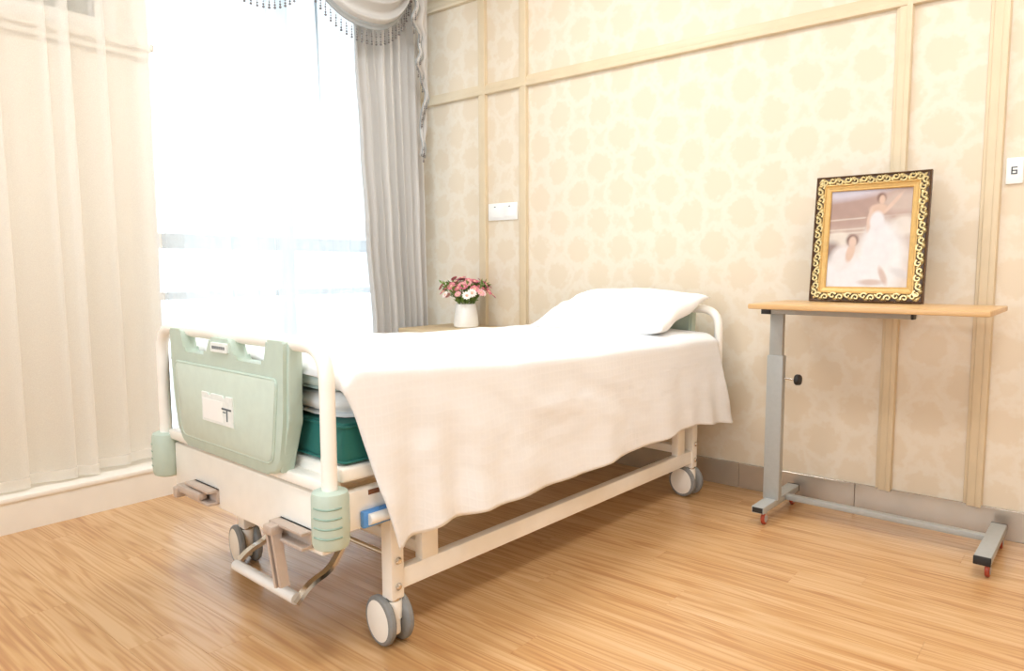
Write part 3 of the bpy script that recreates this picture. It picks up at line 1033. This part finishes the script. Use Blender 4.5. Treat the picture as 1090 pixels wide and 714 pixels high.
# ------------------------------------------------------------------ overbed table
TROT = math.radians(-1.5)
TX, TY = -0.605, 2.80
tb = empty('overbed_table', (TX, TY, 0), TROT)
tag(tb, 'overbed table with beech top and grey C-shaped wheeled steel frame', 'table')
TZ = 0.865
obj('table_top', box(-0.395, 0.368, -0.20, 0.20, TZ - 0.019, TZ, 0.004), M['table_wood'], tb)
bar = obj('support_bar', box(-0.37, 0.118, -0.035, 0.010, TZ - 0.046, TZ - 0.020, 0.003), M['grey_metal'], tb)
for x0, x1 in ((-0.416 + 0.008, -0.37), (0.118, 0.126)):
    obj('end_cap', box(x0, x1, -0.036, 0.011, TZ - 0.047, TZ - 0.0195, 0.002), M['black'], bar)
CXL = -0.355
obj('column', box(CXL - 0.032, CXL + 0.032, -0.015, 0.020, 0.072, 0.655, 0.004), M['grey_metal'], tb)
obj('inner_column', box(CXL - 0.026, CXL + 0.026, -0.010, 0.015, 0.640, TZ - 0.046, 0.004), M['grey_metal'], tb)
kn = obj('clamp_knob', tube([(CXL + 0.03, 0.0, 0.565), (CXL + 0.078, 0.0, 0.565)], 0.004, 8), M['chrome'], tb)
obj('knob_grip', lathe([(0.0, 0.076), (0.018, 0.076), (0.0215, 0.081), (0.0215, 0.092), (0.018, 0.097), (0.0, 0.098)], 20, (CXL, 0, 0.565), 'x'), M['black'], kn)
BH0, BH1 = 0.050, 0.077
for xc, nm in ((CXL, 'l'), (0.378, 'r')):
    ft = obj('foot_bar', box(xc - 0.024, xc + 0.024, -0.145, 0.245, BH0, BH1, 0.003), M['grey_metal'], tb)
    obj('end_cap', box(xc - 0.0245, xc + 0.0245, 0.240, 0.250, BH0 - 0.0005, BH1 + 0.0005, 0.002), M['black'], ft)
    if nm == 'l':
        obj('open_end', box(xc - 0.020, xc + 0.020, -0.1462, -0.130, BH0 + 0.0035, BH1 - 0.0035), M['black'], ft, smooth=False)
    else:
        obj('end_cap', box(xc - 0.0245, xc + 0.0245, -0.152, -0.144, BH0 - 0.0005, BH1 + 0.0005, 0.002), M['black'], ft)
    for yy in (-0.105, 0.205):
        cs = obj('caster', box(xc - 0.010 + 0.012, xc + 0.010 + 0.012, yy - 0.008, yy + 0.008, 0.036, BH0, 0.003), M['chrome'], tb)
        obj('wheel', lathe([(0.010, -0.007), (0.021, -0.007), (0.0245, -0.004), (0.0245, 0.004), (0.021, 0.007), (0.010, 0.007)], 20, (xc + 0.012, yy, 0.0245), 'x'), M['red'], cs)
        obj('wheel_hub', lathe([(0.0, -0.008), (0.016, -0.008), (0.016, 0.008), (0.0, 0.008)], 16, (xc + 0.012, yy, 0.0245), 'x'), M['grey_metal'], cs)
obj('stretcher', box(CXL + 0.024, 0.354, 0.085, 0.115, BH0 + 0.002, BH1 - 0.004, 0.003), M['grey_metal'], tb)

# ------------------------------------------------------------------ framed photograph
PXc, PYb = -0.678, 2.925
FW, FH = 0.398, 0.486
pf = empty('picture_frame', (PXc, PYb, TZ + 0.0025), 0.0)
pf.rotation_euler = (math.radians(-6.5), 0, 0)
tag(pf, 'ornate gold frame with wedding photograph leaning on overbed table', 'picture frame')
# moulding: dark outer step
def ring_profile(bm, prof):
    """prof: list of (inset, depth y) ; mitred rectangle ring"""
    rings = []
    for ins, yy in prof:
        x = FW / 2 - ins
        rings.append([bm.verts.new(p) for p in ((-x, yy, ins), (x, yy, ins), (x, yy, FH - ins), (-x, yy, FH - ins))])
    for i in range(len(rings) - 1):
        for k in range(4):
            k2 = (k + 1) % 4
            bm.faces.new((rings[i][k], rings[i][k2], rings[i + 1][k2], rings[i + 1][k]))
    return bm
obj('outer_moulding', ring_profile(BM(), [(0.0, 0.012), (0.0, -0.010), (0.003, -0.013), (0.005, -0.012), (0.008, -0.008), (0.030, -0.010), (0.034, -0.010), (0.034, 0.012), (0.0, 0.012)]), M['dark_frame'], pf, smooth=False)
obj('gold_lip', ring_profile(BM(), [(0.033, 0.011), (0.033, -0.014), (0.037, -0.015), (0.041, -0.010), (0.052, -0.006), (0.055, -0.007), (0.058, -0.004), (0.058, 0.010), (0.033, 0.011)]), M['gold_flat'], pf, smooth=False)
# carved scroll work: curls and leaves along the four sides
def scroll(bm, cx, cz, size, ang, flip, y0=-0.011):
    pts = []
    for k in range(15):
        t = k / 14
        r = size * (1.0 - 0.80 * t)
        a = ang + flip * t * 2 * PI * 1.05
        pts.append(Vector((cx + r * math.cos(a), y0 - 0.002 - 0.002 * t, cz + r * math.sin(a))))
    n = 6
    rings = []
    for i, p in enumerate(pts):
        t = (pts[min(i + 1, 14)] - pts[max(i - 1, 0)]).normalized()
        rr = 0.0042 * (1 - 0.45 * i / 14) * size / 0.010
        b = Vector((0, 1, 0)); c = t.cross(b)
        rings.append([bm.verts.new(p + b * rr * math.sin(2 * PI * k / n) + c * rr * math.cos(2 * PI * k / n)) for k in range(n)])
    for i in range(14):
        for k in range(n):
            bm.faces.new((rings[i][k], rings[i][(k + 1) % n], rings[i + 1][(k + 1) % n], rings[i + 1][k]))
    bm.faces.new(rings[0][::-1]); bm.faces.new(rings[-1])
def leafblob(bm, cx, cz, ln, wd, ang, y0=-0.0105):
    c, s = math.cos(ang), math.sin(ang)
    top = bm.verts.new((cx, y0 - 0.006, cz))
    ringv = []
    for k in range(10):
        a = 2 * PI * k / 10
        x = ln * math.cos(a); z = wd * math.sin(a) * (1 - 0.5 * math.cos(a))
        ringv.append(bm.verts.new((cx + x * c - z * s, y0 + 0.001, cz + x * s + z * c)))
    for k in range(10):
        bm.faces.new((ringv[k], ringv[(k + 1) % 10], top))
IN = 0.0195
def carve_side(p0, p1, n):
    bm = BM()
    d = Vector((p1[0] - p0[0], p1[1] - p0[1])); ln = d.length; d.normalize()
    nn = Vector((-d.y, d.x))
    base = math.atan2(d.y, d.x)
    for k in range(n):
        t = (k + 0.5) / n
        q = Vector(p0) + d * ln * t
        s = 1 if k % 2 == 0 else -1
        e = q + nn * 0.003 * s
        scroll(bm, e.x, e.y, 0.0128, base + (0.4 if s > 0 else PI + 0.4), s)
        g = q + d * ln / n * 0.5 - nn * 0.004 * s
        leafblob(bm, g.x, g.y, 0.0140, 0.0062, base + s * 0.7)
        g = q + d * ln / n * 0.18 - nn * 0.0085 * s
        leafblob(bm, g.x, g.y, 0.0085, 0.0042, base - s * 0.5)
        g = q - d * ln / n * 0.28 + nn * 0.0085 * s
        leafblob(bm, g.x, g.y, 0.0080, 0.0040, base + s * 1.3)
    return bm
x_ = FW / 2 - IN
for p0, p1, n in (((-x_, IN), (x_, IN), 13), ((x_, IN), (x_, FH - IN), 16), ((x_, FH - IN), (-x_, FH - IN), 13), ((-x_, FH - IN), (-x_, IN), 16)):
    obj('scroll_carving', carve_side(p0, p1, n), M['gold'], pf)
obj('backing', box(-FW / 2 + 0.012, FW / 2 - 0.012, 0.0125, 0.017, 0.012, FH - 0.012), M['dark_frame'], pf, smooth=False)
obj('easel_leg', add_sweep(BM(), [(0, 0.018, 0.30), (0, 0.085, 0.0115)], [(-0.002, -0.03), (0.002, -0.03), (0.002, 0.03), (-0.002, 0.03)]), M['dark_frame'], pf, smooth=False)

# the print: soft colours of two figures in white gowns indoors, as a painted grid
def mixc(a, b, t):
    return tuple(x + (y_ - x) * t for x, y_ in zip(a, b))
def ell(x, z, cx, cz, rx, rz, soft=0.35, ang=0.0):
    c, s = math.cos(ang), math.sin(ang)
    dx, dz = x - cx, z - cz
    X, Z = (dx * c + dz * s) / rx, (-dx * s + dz * c) / rz
    d = math.sqrt(X * X + Z * Z)
    return max(0.0, min(1.0, (1 - d) / soft + 0.5))
def hexc(h):
    return srgb(h)[:3]
def print_col(x, z):
    # x,z in 0..1, z up
    c = mixc(hexc('#e8d8cd'), hexc('#c3a597'), max(0, min(1, (z - 0.35) / 0.3)))
    c = mixc(c, hexc('#b9998c'), ell(x, z, 0.28, 0.80, 0.42, 0.15, 0.8, 0.12))
    c = mixc(c, hexc('#d9d0da'), ell(x, z, 0.25, 1.0, 0.6, 0.09, 0.8, 0.10))
    c = mixc(c, hexc('#f0e4d8'), ell(x, z, 0.92, 0.62, 0.16, 0.10, 0.5) * 0.9)
    c = mixc(c, hexc('#d3bcae'), ell(x, z, 0.9, 0.86, 0.25, 0.10, 0.7))
    for zz in (0.705, 0.60, 0.56):
        c = mixc(c, hexc('#efe2d2'), max(0, 1 - abs(z - zz - 0.04 * (x - 0.3)) / 0.012) * 0.8 * (1 if x < 0.45 else 0.3))
    c = mixc(c, hexc('#f2e8da'), ell(x, z, 0.13, 0.50, 0.16, 0.07, 0.4) * 0.8)
    c = mixc(c, hexc('#8f7168'), ell(x, z, 0.06, 0.36, 0.11, 0.11, 0.7) * 0.8)
    # standing figure
    c = mixc(c, hexc('#f4f0ee'), ell(x, z, 0.66, 0.30, 0.27, 0.36, 0.45))
    c = mixc(c, hexc('#f1ecec'), ell(x, z, 0.62, 0.42, 0.18, 0.24, 0.4))
    c = mixc(c, hexc('#e2bfa9'), ell(x, z, 0.60, 0.79, 0.11, 0.055, 0.4))
    c = mixc(c, hexc('#e6c6b2'), ell(x, z, 0.50, 0.69, 0.03, 0.12, 0.5, -0.15))
    c = mixc(c, hexc('#e6c6b2'), ell(x, z, 0.77, 0.85, 0.14, 0.022, 0.6, 0.75))
    c = mixc(c, hexc('#efe9ea'), ell(x, z, 0.59, 0.67, 0.085, 0.10, 0.35))
    c = mixc(c, hexc('#8d6a5a'), ell(x, z, 0.625, 0.905, 0.055, 0.05, 0.5))
    c = mixc(c, hexc('#e5c2ac'), ell(x, z, 0.635, 0.885, 0.036, 0.045, 0.4))
    # seated figure
    c = mixc(c, hexc('#f3eff0'), ell(x, z, 0.27, 0.13, 0.36, 0.19, 0.5, -0.1))
    c = mixc(c, hexc('#efe8e6'), ell(x, z, 0.20, 0.30, 0.15, 0.13, 0.5))
    c = mixc(c, hexc('#e4c3ae'), ell(x, z, 0.29, 0.36, 0.05, 0.10, 0.4, -0.3))
    c = mixc(c, hexc('#8a685a'), ell(x, z, 0.305, 0.485, 0.075, 0.06, 0.5))
    c = mixc(c, hexc('#e8c8b4'), ell(x, z, 0.31, 0.465, 0.048, 0.058, 0.4))
    c = mixc(c, hexc('#d6b29f'), ell(x, z, 0.70, 0.12, 0.035, 0.10, 0.6, 0.5) * 0.8)
    c = mixc(c, hexc('#cda793'), ell(x, z, 0.56, 0.055, 0.14, 0.03, 0.7) * 0.7)
    c = mixc(c, hexc('#ddd5d4'), ell(x, z, 0.9, 0.15, 0.12, 0.04, 0.8, -0.3) * 0.7)
    n_ = fbm(x * 9, z * 11, 3.0) * 0.05
    return tuple(max(0, min(1, v * 0.74 * (1 + n_))) for v in c)
PI0, PI1, PZ0, PZ1 = -FW / 2 + 0.055, FW / 2 - 0.055, 0.055, FH - 0.055
nx_, nz_ = 90, 116
pm = mesh_from_bm(grid(nx_, nz_, lambda a, b: (PI0 + (PI1 - PI0) * a, 0.002, PZ0 + (PZ1 - PZ0) * b)), False)
ca = pm.color_attributes.new('print', 'FLOAT_COLOR', 'POINT')
for i, v in enumerate(pm.vertices):
    c = print_col((v.co.x - PI0) / (PI1 - PI0), (v.co.z - PZ0) / (PZ1 - PZ0))
    ca.data[i].color = (*c, 1)
m_, nt, p = new_mat('photo_print')
at = N(nt, 'ShaderNodeVertexColor'); at.layer_name = 'print'
L(nt, at.outputs[0], p.inputs['Base Color'])
p.inputs['Roughness'].default_value = 0.3
ph = obj('photograph', pm, m_, pf, smooth=False)
solid(ph, 0.002)

# ------------------------------------------------------------------ switches on the wall
def gang(name, x0, x1, z0, z1, label, cat, parts):
    t = empty(name, ((x0 + x1) / 2, YB, (z0 + z1) / 2))
    tag(t, label, cat)
    w, h = (x1 - x0) / 2, (z1 - z0) / 2
    obj('plate', box(-w, w, -0.009, 0, -h, h, 0.003), M['white'], t)
    parts(t, w, h)
    return t
def p_switch(t, w, h):
    for s in (-1, 1):
        obj('rocker', box(s * w / 2 - w * 0.40, s * w / 2 + w * 0.40, -0.012, -0.008, -h * 0.72, h * 0.72, 0.002), M['white'], t)
        obj('marker', box(s * w / 2 - 0.006, s * w / 2 + 0.006, -0.0128, -0.0118, h * 0.52, h * 0.62), M['ink'], t, smooth=False)
gang('light_switch', -2.724, -2.510, 1.272, 1.368, 'wide white double switch plate between the two narrow wall trims', 'light switch', p_switch)
def p_sign(t, w, h):
    b = BM()
    add_box(b, -0.010, 0.008, -0.0100, -0.0088, 0.010, 0.014)
    add_box(b, -0.010, 0.008, -0.0100, -0.0088, -0.001, 0.003)
    add_box(b, -0.010, 0.008, -0.0100, -0.0088, -0.012, -0.008)
    add_box(b, -0.010, -0.006, -0.0100, -0.0088, -0.012, 0.014)
    add_box(b, 0.004, 0.008, -0.0100, -0.0088, -0.012, 0.003)
    obj('print', b, M['ink'], t, smooth=False)
gang('wall_tag', -0.271, -0.220, 1.292, 1.384, 'small white wall tag with dark symbol beside right trim', 'wall tag', p_sign)
gang('wall_switch', -0.214, -0.10, 1.286, 1.378, 'white switch plate at the right picture edge next to tag', 'wall switch', lambda t, w, h: obj('rocker', box(-w * 0.7, w * 0.7, -0.012, -0.008, -h * 0.7, h * 0.7, 0.002), M['white'], t))

# ------------------------------------------------------------------ curtains
def fold_wave(s, n, sharp=0.5, seed=0.0):
    x = s * n + 0.35 * fbm(s * n * 0.6, seed, 0.3)
    a = math.sin(2 * PI * x)
    return a * (1 - sharp) + sharp * math.copysign(abs(a) ** 0.4, a) + 0.25 * math.sin(4 * PI * x + seed)

CZT = 2.86
gx = -3.085
def grey_fn(a, b):
    z = 0.158 + (CZT - 0.158) * b
    y0 = lerp([(0.0, 2.58), (0.66, 2.557), (1.2, 2.518), (1.7, 2.488), (2.15, 2.457), (2.9, 2.42)], z)
    y1 = lerp([(0.0, 2.965), (0.67, 2.953), (1.2, 2.941), (2.0, 2.927), (2.9, 2.915)], z)
    amp = 0.030 * (1 - 0.25 * b)
    yy = y0 + (y1 - y0) * a
    x = gx - 0.02 + amp * fold_wave(a + 0.012 * math.sin(z * 1.4), 8.0, 0.30, 1.7) + 0.006 * fbm(a * 6, z * 0.8, 5)
    yy += 0.010 * math.cos(2 * PI * 8 * a + 0.8)
    return Vector((x, yy, z))
gc = obj('grey_curtain', grid(200, 24, grey_fn), M['curtain'], angle=3.0)
solid(gc, 0.003)
tag(gc, 'pale grey floor length curtain hanging at the room corner', 'curtain')

def sheer(name, y0, y1, x0, nf, seed, label, amp=0.018, zt=2.86, zb=0.150, hem_h=0.045, n=160, lean=0.0):
    def fn(a, b, z0=zb, z1=zt):
        z = z0 + (z1 - z0) * b
        t = (z - zb) / (zt - zb)
        yy = y0 + (y1 - y0) * a + lean * (t - 0.5) * (1 if a > 0.5 else 0.4)
        w = fold_wave(a, nf, 0.15, seed) * 0.7 + 0.5 * fbm(a * nf * 0.7, t * 0.7, seed)
        return Vector((x0 + amp * w * (1 - 0.3 * t), yy + 0.006 * math.cos(2 * PI * nf * a), z + 0.008 * fbm(a * 4, seed, 2) * (1 - t)))
    o = obj(name, grid(n, 16, lambda a, b: fn(a, b)), M['sheer'], angle=3.0)
    tag(o, label, 'curtain', 'sheer curtains on the window wall')
    h = obj('hem', grid(n, 1, lambda a, b: fn(a, b, zb, zb + hem_h) + Vector((0.0025, 0, 0))), M['sheer_hem'], o, angle=3.0)
    return o
# cross-section of the left sheer: broad panels with tight doubled pleats (y, x)
PATH = [(0.10, -3.20), (0.30, -3.185), (0.50, -3.205), (0.72, -3.185), (0.86, -3.172), (0.893, -3.185), (0.862, -3.212), (0.90, -3.215), (0.985, -3.195),
        (1.045, -3.185), (1.062, -3.198), (1.035, -3.208), (1.075, -3.205), (1.115, -3.180), (1.142, -3.190), (1.108, -3.228), (1.15, -3.238), (1.225, -3.218),
        (1.265, -3.212), (1.282, -3.226), (1.252, -3.236), (1.30, -3.232), (1.36, -3.244), (1.41, -3.225), (1.455, -3.212), (1.468, -3.225), (1.425, -3.240)]
def cat(path, t):
    n = len(path) - 1
    f_ = min(t * n, n - 1e-6); i = int(f_); q = f_ - i
    P = [Vector(path[max(0, min(n, i + d))]) for d in (-1, 0, 1, 2)]
    return 0.5 * (2 * P[1] + (P[2] - P[0]) * q + (2 * P[0] - 5 * P[1] + 4 * P[2] - P[3]) * q * q + (3 * P[1] - P[0] - 3 * P[2] + P[3]) * q ** 3)
def left_sheer(a, b, z0=0.150, z1=2.86):
    c = cat(PATH, a)
    c.y = -3.205 + (c.y + 3.205) * 0.7
    z = z0 + (z1 - z0) * b
    t = (z - 0.15) / 2.71
    back = max(0.0, (-3.19 - c.y)) * 0.30
    return Vector((c.y + 0.006 * fbm(c.x * 5, t * 2, 1.0), c.x - 0.02 * t * (1 if c.x > 0.5 else 0), z + back * (1 - t)))
ls = obj('sheer_curtain', grid(230, 16, left_sheer), M['sheer_left'], angle=3.0)
tag(ls, 'sheer cream curtain with doubled pleats before the beige pier', 'curtain', 'sheer curtains on the window wall')
obj('hem', grid(230, 1, lambda a, b: left_sheer(a, b, 0.150, 0.192) + Vector((0.002, 0, 0))), M['sheer_hem'], ls, angle=3.0)
sheer('sheer_curtain', 1.485, 2.03, -3.250, 4.0, 8.0, 'sheer white curtain over left half of bright window')
sheer('sheer_curtain', 1.985, 2.60, -3.180, 4.5, 12.0, 'sheer white curtain over bright window next to grey curtain', lean=-0.1)

# valance: swag with slate border, bead tassels, and cascading tail
def make_tassel():
    bm = BM()
    add_tube(bm, [(0, 0, 0), (0, 0, -0.060)], 0.0012, 5)
    for z, r in ((-0.012, 0.0035), (-0.024, 0.0048), (-0.036, 0.0035), (-0.048, 0.005), (-0.060, 0.0062)):
        add_lathe(bm, [(0.0, z - r), (r * 0.8, z - r * 0.55), (r, z), (r * 0.8, z + r * 0.55), (0.0, z + r)], 8)
    me = mesh_from_bm(bm)
    me.materials.append(M['bead'])
    return me
TASSEL = make_tassel()
def tassel(parent, p, s=1.0):
    o = bpy.data.objects.new('bead_tassel', TASSEL)
    COL.objects.link(o)
    o.parent = parent
    o.location = p
    o.scale = (s, s, s)
    return o

VX0, VY0, VZ0 = -3.0, 2.40, 2.765
def swag_edge(a, b):
    t = math.sin(PI * (a - 0.5))
    prof = max(0.0, 1 - abs(t) ** 2.2) ** 0.42
    yy = (0.43 - 0.03 * b) * t + 0.02 * b * (1 - t * t)
    sag = 0.05 + 0.535 * b ** 0.95
    z = 0.05 - sag * prof
    fold = (1 - abs(math.cos(b * PI * 6.0))) * 0.045 * (0.15 + prof) - 0.02
    return Vector((0.0 + 0.045 * prof + fold, yy, z))
def make_swag(y, label, x=VX0, z=VZ0):
    vl = empty('swag_valance', (x, y, z))
    tag(vl, label, 'valance', 'swag valances above the window')
    sw = obj('swag', grid(56, 84, swag_edge), M['curtain'], vl, angle=3.0)
    solid(sw, 0.003)
    bd = obj('border', grid(64, 4, lambda a, b: swag_edge(a, 0.955 + 0.05 * b) + Vector((0.008, 0, 0))), M['curtain_border'], vl, angle=3.0)
    solid(bd, 0.003)
    for k in range(30):
        a = 0.12 + 0.76 * (k + 0.5) / 30
        tassel(vl, swag_edge(a, 1.0) + Vector((0.01, 0, -0.012)), 1.05)
    return vl
make_swag(1.84, 'grey swag whose bead tassels hang into view above the sheers', VX0 - 0.095, VZ0 + 0.055)
vl = make_swag(VY0, 'grey swag valance with cascading tail over the grey curtain')
# tail: a cascade whose bordered edge zigzags down beside the wall (z, y of the free edge)
TAIL = [(1.63, 2.815), (1.70, 2.812), (1.80, 2.835), (1.89, 2.815), (2.00, 2.868), (2.07, 2.835), (2.13, 2.770), (2.21, 2.815), (2.29, 2.835), (2.36, 2.745), (2.47, 2.800), (2.60, 2.76), (2.85, 2.75)]
def tail_fn(a, b):
    z = 2.85 + (1.63 - 2.85) * b
    yl = lerp(TAIL, z)
    yr = lerp([(1.63, 2.822), (1.80, 2.872), (2.1, 2.882), (2.85, 2.885)], z)
    x = -2.985 + 0.022 * math.sin(2 * PI * (z * 4.2 + 0.2)) * (1 - a) + 0.014 * math.sin(2 * PI * 2 * a)
    return Vector((x - VX0, yl + (yr - yl) * a - VY0, z - VZ0))
tl = obj('tail', grid(20, 80, tail_fn), M['curtain'], vl, angle=3.0)
solid(tl, 0.003)
def tail_edge(a, b):
    p = tail_fn(0.0, b)
    return p + Vector((0.006, -0.006 + 0.034 * a, -0.010 * a))
tbd = obj('tail_border', grid(3, 80, tail_edge), M['curtain_border'], vl, angle=3.0)
solid(tbd, 0.003)
for k in range(26):
    b = 0.30 + 0.70 * (k + 0.5) / 26
    tassel(vl, tail_fn(0.0, b) + Vector((0.012, 0.002, 0)), 0.80)
# board that carries the valance and the rails
pb = obj('pelmet_board', box(XP, -2.93, 0.05, 3.09, 2.872, 2.915, 0.003), M['kerb'])
tag(pb, 'white pelmet board above the window curtains', 'pelmet')
